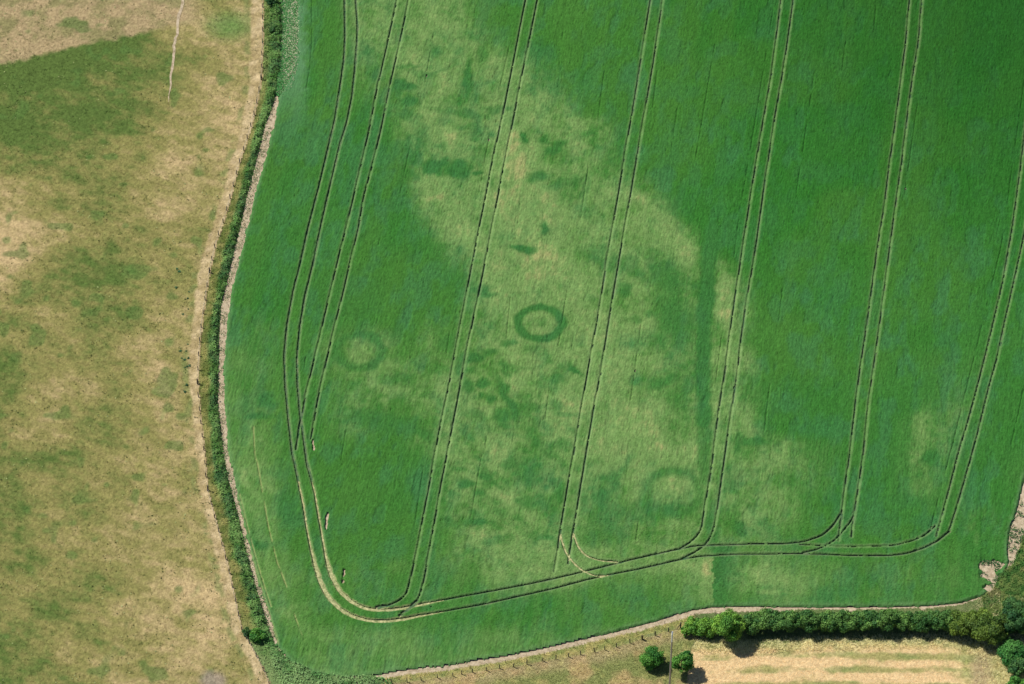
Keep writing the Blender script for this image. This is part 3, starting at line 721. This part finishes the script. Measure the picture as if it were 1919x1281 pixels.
def rough_fn(x, y):
    u, v = pix(x, y, .1)
    dfy = y - np.interp(x, fs[:, 0], fs[:, 1])         # + : north of the fence
    n1 = fbm(x, y, 1.2, 191, 3); n2 = fbm(x, y, 4.0, 194, 3)
    h = .04 + .12 * n1 + .10 * n2
    c = mixc(np.broadcast_to(alb(150, 160, 92), x.shape + (3,)), alb(204, 190, 124), sstep(.3, .7, n1 * .6 + n2 * .4))
    s = mixc(np.broadcast_to(alb(150, 158, 96), x.shape + (3,)), alb(198, 178, 126), sstep(.38, .62, n2))
    pink = sstep(3.2, .6, -dfy + (n2 - .5) * 3.0)
    s = mixc(s, alb(208, 184, 144), pink * .55)
    s = mixc(s, alb(196, 190, 120), sstep(.55, .75, n1) * .5)
    c = mixc(c, s, sstep(.25, -.25, dfy))
    return h, c
def hay_fn(x, y):
    u, v = pix(x, y, .1)
    n1 = fbm(x, y, 1.1, 201, 3); n2 = fbm(x * .25, y, 2.2, 204, 3); n3 = fbm(x, y, 3.0, 207, 3)
    h = .03 + .08 * n1
    yw = y + .012 * (x - 55) ** 2 * .12 + (n3 - .5) * .5
    stripe = .5 + .5 * np.sin(yw * 2 * np.pi / 3.0 + .6)
    t = np.clip(.56 + .34 * (stripe - .5) + (n2 - .5) * 1.1 + (n1 - .5) * .5, 0, 1)
    c = mixc(np.broadcast_to(alb(180, 174, 112), x.shape + (3,)), alb(240, 210, 158), sstep(.22, .62, t))
    gr_ = sstep(.52, .72, fbm(x * .3, y, 1.7, 209, 3)) * sstep(.55, .3, stripe)
    c = mixc(c, alb(134, 156, 90), gr_ * .55)
    rim = np.maximum(sstep(1760, 1860, u + (n3 - .5) * 90), sstep(1235, 1200, v + (n3 - .5) * 26))
    c = mixc(c, mixc(np.broadcast_to(alb(176, 182, 112), x.shape + (3,)), alb(232, 222, 160), sstep(.3, .65, n1)), rim * .7)
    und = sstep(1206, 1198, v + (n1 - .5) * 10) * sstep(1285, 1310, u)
    c = mixc(c, alb(88, 116, 66), und * .85)  # growth under the hedge, painted darker green to deepen the hedge shadow
    c = mixc(c, alb(196, 172, 140), sstep(60, 20, np.hypot((u - 1840) / .5, v - 1262)) * .7)
    return h, c
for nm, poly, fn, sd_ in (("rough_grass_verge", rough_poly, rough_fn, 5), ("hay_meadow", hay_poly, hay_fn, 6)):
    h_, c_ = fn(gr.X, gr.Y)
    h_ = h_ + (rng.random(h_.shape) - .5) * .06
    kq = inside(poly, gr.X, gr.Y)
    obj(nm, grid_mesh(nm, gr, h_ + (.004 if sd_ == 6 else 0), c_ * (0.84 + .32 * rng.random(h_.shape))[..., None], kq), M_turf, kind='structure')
r = np.random.default_rng(44)
pts = scatter(rough_poly, 60000, r); h_, c_ = rough_fn(pts[:, 0], pts[:, 1])
co, f, cl = blades(0, pts, h_, .08 + .14 * r.random(len(pts)), .05, .2, c_ * 1.45, r, 3)
obj("rough_grass", mk_mesh("rough_grass", co, f, cl, False), M_straw, kind='stuff', label="rough uncut grass beside the post and wire fence south of the crop", cat="grass")
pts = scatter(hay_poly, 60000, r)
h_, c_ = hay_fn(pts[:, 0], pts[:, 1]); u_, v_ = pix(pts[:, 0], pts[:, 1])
fr = np.clip(sstep(22, 4, np.abs(v_ - np.interp(u_, [1290, 1400, 1500, 1700, 1780, 1860], [1206, 1214, 1206, 1202, 1198, 1222]))) + sstep(1790, 1870, u_), 0, 1)
hh = .06 + .07 * r.random(len(pts)) + fr * (.20 + .35 * r.random(len(pts)))
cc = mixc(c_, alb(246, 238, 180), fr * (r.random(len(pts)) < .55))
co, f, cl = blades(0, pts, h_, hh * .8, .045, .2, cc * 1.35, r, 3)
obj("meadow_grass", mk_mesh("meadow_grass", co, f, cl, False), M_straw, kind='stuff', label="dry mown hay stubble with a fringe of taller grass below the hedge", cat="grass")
# rough corner in the south-east
corner = P([(1838,1116),(1858,1108),(1872,1078),(1896,1058),(1908,1030),(1925,985),(2000,850),(2000,1160),(1845,1150)])
gc = Grid(80, 104, 0.22, -68, -30, 0.26)
def corner_fn(x, y):
    n1 = fbm(x, y, 1.3, 221, 3); n2 = fbm(x, y, 3.0, 224, 3)
    c = mixc(np.broadcast_to(alb(84, 132, 64), x.shape + (3,)), alb(142, 164, 90), sstep(.3, .7, n1))
    c = mixc(c, alb(166, 160, 108), sstep(.64, .78, n2) * .7)
    return .05 + .3 * n1, c
h_, c_ = corner_fn(gc.X, gc.Y)
obj("corner_bank", grid_mesh("corner_bank", gc, h_, c_ * .85, inside(corner, gc.X, gc.Y)), M_turf, kind='structure')
pts = scatter(corner, 45000, r); h_, c_ = corner_fn(pts[:, 0], pts[:, 1])
lc = np.stack([pts[:, 0], pts[:, 1], h_ + r.random(len(pts)) * .3], 1)
co, f, cl = leaves(lc, r.normal(size=(len(pts), 3)) * .6 + [0, 0, 1], np.full(len(pts), .12), c_, r)
# self-sown weeds and clods on the bare patches
bare = P([(1836,1048),(1870,1052),(1886,1058),(1892,990),(1915,935),(1925,990),(1900,1050),(1870,1090),(1858,1108),(1836,1090)])
pb = scatter(bare, 9000, r)
kk = fbm(pb[:, 0], pb[:, 1], 1.2, 231, 3) > np.where(pix(pb[:, 0], pb[:, 1])[0] < 1885, .52, .62)
pb = pb[kk]
co2, f2, cl2 = leaves(np.stack([pb[:, 0], pb[:, 1], .05 + .35 * r.random(len(pb))], 1), r.normal(size=(len(pb), 3)) * .6 + [0, 0, 1], np.full(len(pb), .13), np.broadcast_to(alb(72, 130, 72), (len(pb), 3)), r)
obj("corner_weeds", mk_mesh("corner_weeds", np.vstack([co, co2]), np.vstack([f, f2 + len(co)]), np.vstack([cl, cl2]), False), M_weed, kind='stuff',
    label="rank green weeds in the field corner around the bare soil", cat="weeds")
# dry clods on the bare soil
def clods(xy, size, r):
    n = len(xy)
    base = np.array([(1,0,0),(0,1,0),(-1,0,0),(0,-1,0),(0,0,.8)], float)
    co = base[None] * (size * (.5 + r.random(n)))[:, None, None] * (.7 + .6 * r.random((n, 5, 3)))
    co[:, :, :2] += xy[:, None, :]
    f = np.array([(0,1,4),(1,2,4),(2,3,4),(3,0,4)])
    return co.reshape(-1, 3), (f[None] + 5 * np.arange(n)[:, None, None]).reshape(-1, 3)
pb = scatter(bare, 4000, r)
lowstrip = resample(P([((a[0] + b[0]) / 2, (a[1] + b[1]) / 2) for a, b in zip(PATH_LOW[1:14], CROP_B[4:17])]), .25)
ps = np.repeat(lowstrip, 6, 0) + r.normal(size=(len(lowstrip) * 6, 2)) * [.4, .28]
pw = np.repeat(strip, 8, 0) + r.normal(size=(len(strip) * 8, 2)) * [.4, .3]
co, f = clods(np.vstack([pb, ps[::2], pw[::3]]), .05, r)
obj("soil_clods", mk_mesh("soil_clods", co, f, None, False), M_soil, kind='stuff', label="dry crumbly clods on the bare soil margins of the field", cat="soil")

# ------------------------------------------------------------------ trees and shrubs
def tube(pts, rad, sides=6):
    pts = np.array(pts, float); n = len(pts)
    co = []; f = []
    for i in range(n):
        d = pts[min(i + 1, n - 1)] - pts[max(i - 1, 0)]; d /= np.linalg.norm(d) + 1e-9
        a = np.cross(d, [0.31, 0.9, 0.2]); a /= np.linalg.norm(a); b = np.cross(d, a)
        for s in range(sides):
            t = 2 * math.pi * s / sides
            co.append(pts[i] + rad[i] * (a * math.cos(t) + b * math.sin(t)))
    for i in range(n - 1):
        for s in range(sides):
            s2 = (s + 1) % sides
            f.append((i * sides + s, i * sides + s2, (i + 1) * sides + s2, (i + 1) * sides + s))
    for s in range(1, sides - 1):                      # cap as degenerate-free fan of quads is not needed at the tip: taper closes it
        pass
    return np.array(co), np.array(f)

def woody(u, v, rx, h, name, label, cat, pal, group=None, ry=None, nl=None, seed=1, skirt=.12, lump=.32):
    r = np.random.default_rng(1000 + seed)
    x, y = at(u, v, 0); x, y = float(x), float(y)
    ry = ry or rx
    root = bpy.data.objects.new(name, None); COL.objects.link(root); root.location = (x, y, 0)
    root['label'] = label; root['category'] = cat
    if group: root['group'] = group
    z0 = h * skirt; zc = (h + z0) / 2; rz = (h - z0) / 2
    # trunk with limbs
    cs, fs_, off = [], [], 0
    top = np.array([r.normal() * .15, r.normal() * .15, zc + rz * .35])
    segs = [([(0, 0, -.1), (0.04, .02, h * .2), tuple(top * [.5, .5, .6]), tuple(top)], np.array([.05, .042, .03, .012]) * h * .55)]
    for k in range(6):
        a = k * math.pi / 3 + r.random(); zb = h * (.12 + .3 * r.random())
        tip = np.array([math.cos(a) * rx * .75, math.sin(a) * ry * .75, zc + rz * (r.random() - .2) * .6])
        segs.append(([(0, 0, zb), tuple(tip * [.45, .45, 0] + [0, 0, zb * .4 + tip[2] * .6]), tuple(tip)], np.array([.024, .016, .006]) * h * .5))
    for p, rd in segs:
        a, b = tube(p, rd); cs.append(a); fs_.append(b + off); off += len(a)
    obj("trunk", mk_mesh("trunk", np.vstack(cs), np.vstack(fs_)), M_bark, root)
    # crown: many lumps, leaves spread on and in them
    nl = nl or int(24 * rx)
    d = r.normal(size=(nl, 3)); d[:, 2] = d[:, 2] * .8 + .25; d /= np.linalg.norm(d, axis=1)[:, None]
    q = (.35 + .72 * r.random((nl, 1)) ** .6)
    lr = lump * min(rx, ry) * (.45 + 1.0 * r.random(nl) ** 1.5); lr = np.minimum(lr, rz * .8)
    C = d * q * np.array([rx, ry, rz]) * .82 + [0, 0, zc]
    C[:, 2] = np.maximum(C[:, 2], lr * .6)
    shade = r.random(nl)
    per = (lr ** 2 * 4 * math.pi * 50).astype(int)
    li = np.repeat(np.arange(nl), per)
    dd = r.normal(size=(len(li), 3)); dd /= np.linalg.norm(dd, axis=1)[:, None]
    rad = lr[li] * (.72 + .34 * r.random(len(li)) + .25 * (r.random(len(li)) < .10))
    pos = C[li] + dd * rad[:, None] * [1, 1, .85]
    # drop leaves buried deep inside the crown
    inn = (pos - [0, 0, zc]) / [rx, ry, rz]
    ok = (np.linalg.norm(inn, axis=1) > .42) & (pos[:, 2] > .05)
    pos, li, dd = pos[ok], li[ok], dd[ok]
    A, B = alb(*pal[0]), alb(*pal[1])
    t = np.clip(shade[li] ** 1.3 * .9 + .35 * (r.random(len(li)) - .3), 0, 1.15)
    cols = (A + (B - A) * t[:, None]) * 1.9
    co, f, cl = leaves(pos, dd + r.normal(size=dd.shape) * .55, np.full(len(pos), .135), cols, r)
    obj("crown", mk_mesh("crown", co, f, cl, False), M_leaf, root)
    return root

HG = "shrubs standing in the hedgerow"
mid_g = ((46, 92, 42), (104, 142, 66)); bri = ((60, 112, 40), (128, 170, 64)); yel = ((58, 88, 34), (112, 136, 50)); dk = ((34, 78, 42), (80, 120, 58)); lush_g = ((40, 100, 38), (98, 150, 58))
woody(1285,1190,1.0,1.9,"hedge_shrub","small round shrub at the west tip of the hedgerow below the braced post","shrub",bri,HG,seed=1)
woody(1300,1179,1.6,2.3,"hedge_shrub","pale green open shrub at the hedgerow's west end, beside the small round shrub","shrub",bri,HG,seed=2)
woody(1325,1184,1.9,3.2,"hedge_shrub","loose light green shrub just west of the tall bright tree","shrub",bri,HG,seed=3)
woody(1366,1196,2.5,6.2,"hawthorn_tree","tallest bright green tree near the hedgerow's west end with a long dark shadow","tree",bri,seed=4,skirt=.3)
hx = [1408,1443,1478,1513,1549,1586,1622,1657,1692,1727,1762]
nm = ["first low dark shrub east of the tall bright hedgerow tree","second low shrub east of the tall bright hedgerow tree","third low shrub east of the tall bright tree, where the bare path ends",
      "fourth low shrub east of the tall bright hedgerow tree","fifth low shrub east of the tall bright hedgerow tree","low hedge shrub in the very middle of the clipped hedgerow",
      "fifth low shrub west of the yellow-green trees","fourth low shrub west of the yellow-green trees","third low shrub west of the yellow-green trees","second low shrub west of the yellow-green trees","last low shrub of the hedgerow before the yellow-green trees"]
for i, (x_, n_) in enumerate(zip(hx, nm)):
    woody(x_, 1177 + [2,-1,0,1,0,-1,0,1,-1,0,1][i], 2.5 + .3 * ((i * 7) % 3 - 1), 3.8 + .35 * ((i * 5) % 4 - 1.5), "hedge_shrub", n_, "shrub", mid_g, HG, ry=1.95, seed=10 + i, skirt=.2)
woody(1797,1184,2.3,4.4,"hawthorn_tree","yellow-green tree, westmost of the three at the east end of the hedgerow","tree",yel,"yellow-green trees at the hedgerow's east end",seed=31,skirt=.2)
woody(1830,1187,2.8,5.2,"hawthorn_tree","broadest yellow-green tree, in the middle of the three at the hedgerow's east end","tree",yel,"yellow-green trees at the hedgerow's east end",seed=32,skirt=.2)
woody(1862,1195,2.5,5.0,"hawthorn_tree","yellow-green tree next to the dark trees in the field corner","tree",yel,"yellow-green trees at the hedgerow's east end",seed=33,skirt=.2)
woody(1896,1185,2.2,4.6,"corner_tree","dark green tree in the south-east field corner, casting the deepest shade","tree",dk,"dark trees in the field corner",seed=34,skirt=.15)
woody(1900,1152,2.0,3.2,"corner_tree","dark green bushy tree north of its darker neighbour in the field corner","tree",dk,"dark trees in the field corner",seed=35)
woody(1921,1178,2.2,3.6,"corner_tree","mid green tree at the right edge of the picture in the field corner","tree",mid_g,"dark trees in the field corner",seed=36)
woody(1897,1232,2.0,2.9,"meadow_bush","smooth round green bush at the east side of the hay meadow","bush",((44,104,44),(84,136,62)),seed=37,skirt=.02,lump=.6)
woody(1908,1262,1.8,3.2,"meadow_bush","dark green bush behind the round one at the meadow's east edge","bush",dk,seed=38,skirt=.05)
woody(1903,1296,1.8,3.0,"meadow_bush","green bush in the lower right corner of the picture","bush",lush_g,seed=39,skirt=.05)
woody(1222,1243,2.1,3.5,"hawthorn_bush","round bright green bush standing alone in rough grass left of the tall pole","bush",lush_g,"two round bushes beside the pole",seed=40,skirt=.04)
woody(1276,1260,2.0,4.9,"hawthorn_bush","round green small tree right of the tall pole with a dark shadow on the meadow","bush",lush_g,"two round bushes beside the pole",seed=41,skirt=.26)
woody(484,1196,1.4,1.7,"elder_bush","dark green leafy bush in the weedy bank close to the wire fence","bush",lush_g,seed=42,skirt=.02)
woody(463,1188,.9,1.4,"elder_bush","small dark bush in the weedy bank touching the wire fence","bush",dk,seed=43,skirt=.02)
woody(508,8,1.2,1.6,"bramble_bush","dark green bramble at the north end of the weedy bank","bush",dk,seed=44,skirt=.02)
woody(515,60,1.1,1.3,"bramble_bush","low dark bramble in the weedy bank, just below the northmost one","bush",dk,seed=45,skirt=.02)
# dark weed clumps on the pasture side of the worn strip
WC = [(352,646),(349,659),(351,688),(347,690),(355,686),(338,659),(341,672),(346,675),(353,672),(354,548),(352,560),(353,580),(343,590),(332,505),(336,510),(330,540),(347,735),(350,722)]
base = None
for i, (u, v) in enumerate(WC):
    r = np.random.default_rng(300 + i); x, y = [float(q) for q in at(u, v)]
    if i % 4 == 0:
        n = 60; p = r.normal(size=(n, 3)) * [.15, .15, .08] + [0, 0, .22]
        co, f, cl = leaves(p, r.normal(size=(n, 3)) * .7 + [0, 0, 1], np.full(n, .09), np.broadcast_to(alb(70, 116, 80) * 1.5, (n, 3)), r)
        f = f.copy(); f[:, 0] = 0
        base = mk_mesh("weed_clump", co, f, cl, False)
    o = obj("weed_clump", base, M_weed, label="small dark green weed clump on the pasture edge of the worn strip", cat="weed clump", group="weed clumps along the worn strip", loc=(x, y, .1))
    o.rotation_euler = (0, 0, i * 1.3); o.scale = (.55 + .4 * r.random(),) * 3

# ------------------------------------------------------------------ fences
def post_mesh(h, rad, sides=7):
    co = []; f = []
    for k, (z, rr) in enumerate([(-.2, rad), (h - .03, rad), (h, rad * .7)]):
        for s in range(sides):
            t = 2 * math.pi * s / sides; co.append((rr * math.cos(t), rr * math.sin(t), z))
    for k in range(2):
        for s in range(sides):
            s2 = (s + 1) % sides; f.append((k * sides + s, k * sides + s2, (k + 1) * sides + s2, (k + 1) * sides + s))
    me = bpy.data.meshes.new("post")
    f.append(tuple(range(2 * sides, 3 * sides)))
    me.from_pydata(co, [], f); me.update(); me.materials.append(M_post)
    return me
PM = post_mesh(1.3, .085); SM = post_mesh(1.6, .13); TM = post_mesh(.9, .045)
def bar(p, q, rad, mat, name, parent):
    a, b = tube([p, q], [rad, rad], 6)
    return obj(name, mk_mesh(name, a, b), mat, parent)
def fence(name, label, posts, strainers, wires, post_me=PM, struts=(), straightz=0):
    root = bpy.data.objects.new(name, None); COL.objects.link(root)
    p0 = np.array(posts[0]); root.location = (p0[0], p0[1], 0)
    root['label'] = label; root['category'] = "fence"
    r = np.random.default_rng(len(posts))
    for i, (x, y) in enumerate(posts):
        s = i in strainers
        o = obj("strainer_post" if s else "post", SM if s else post_me, M_post, root, loc=(x - p0[0], y - p0[1], 0))
        o.rotation_euler = (r.normal() * .04, r.normal() * .04, r.random() * 6)
        o.scale = (1, 1, .9 + .2 * r.random())
    for (i, dx, dy) in struts:
        x, y = posts[i]
        bar((x - p0[0], y - p0[1], 1.25), (x - p0[0] + dx, y - p0[1] + dy, .05), .06, M_post, "strut", root)
    for z in wires:
        pts = [(x - p0[0], y - p0[1], z) for x, y in posts]
        a, b = tube(pts, [.005] * len(pts), 3)
        obj("wire", mk_mesh("wire", a, b), M_wire, root)
    return root
# west fence: posts about every 3.4 m along the traced line, strainers where the picture shows braced posts
fl = resample(P(FENCE[:-1]), .2)
seg = np.r_[0, np.cumsum(np.hypot(*np.diff(fl, axis=0).T))]
k_s = [int(np.argmin(np.hypot(fl[:, 0] - q[0], fl[:, 1] - q[1]))) for q in P([(490,150),(393,512),(371,720),(389,920)])]
stops = [0.0] + [seg[k] for k in k_s] + [seg[-1]]
posts = []; strain = []
for a, b in zip(stops[:-1], stops[1:]):
    n = max(1, round((b - a) / 3.2)); 
    for j in range(n):
        if j == 0 and a > 0: strain.append(len(posts))
        t = a + (b - a) * j / n
        posts.append((float(np.interp(t, seg, fl[:, 0])), float(np.interp(t, seg, fl[:, 1]))))
st = [(i, .75, -.55) for i in strain]
fence("wire_fence", "long post and wire fence with braced posts between dry pasture and weedy bank", posts, strain, (.3, .55, .8, 1.05), struts=st)
# south fence
sp = [tuple(map(float, q)) for q in P([(555,1300),(595,1296),(632,1291),(670,1287),(702,1285)] + FPOSTS)]
fence("wire_fence", "post and wire fence through rough grass south of the crop", sp, [len(sp) - 1], (.3, .55, .8, 1.05), struts=[(len(sp) - 1, -.75, -.35)])
thin = [tuple(map(float, q)) for q in P([(748,1274),(812,1264),(881,1252),(947,1242),(1020,1228),(1075,1214),(1135,1201),(1192,1188),(1246,1168),(1302,1153),(1340,1149)])]
fence("stake_fence", "row of thin low stakes with a single wire beside the bare soil path", thin, [], (.7,), post_me=TM)

# ------------------------------------------------------------------ the tall pole
px_, py_ = [float(q) for q in at(1254.5, 1290)]
HP = 16.8
root = bpy.data.objects.new("utility_pole", None); COL.objects.link(root); root.location = (px_, py_, 0)
root['label'] = "tall bare wooden pole with a white top between the two round bushes"; root['category'] = "pole"
a, b = tube([(0, 0, -.3), (0, 0, 7), (0, 0, HP - 2.9)], [.16, .145, .13], 10); obj("shaft", mk_mesh("shaft", a, b), M_pole, root)
a, b = tube([(0, 0, HP - 2.9), (0, 0, HP - 1.2), (0, 0, HP - .05), (0, 0, HP)], [.135, .135, .13, .02], 10); obj("pole_top", mk_mesh("pole_top", a, b), M_white, root)
a, b = tube([(-.12, 0, HP), (-.12, 0, HP + .25)], [.05, .03], 6); obj("insulator", mk_mesh("insulator", a, b), M_insul, root)
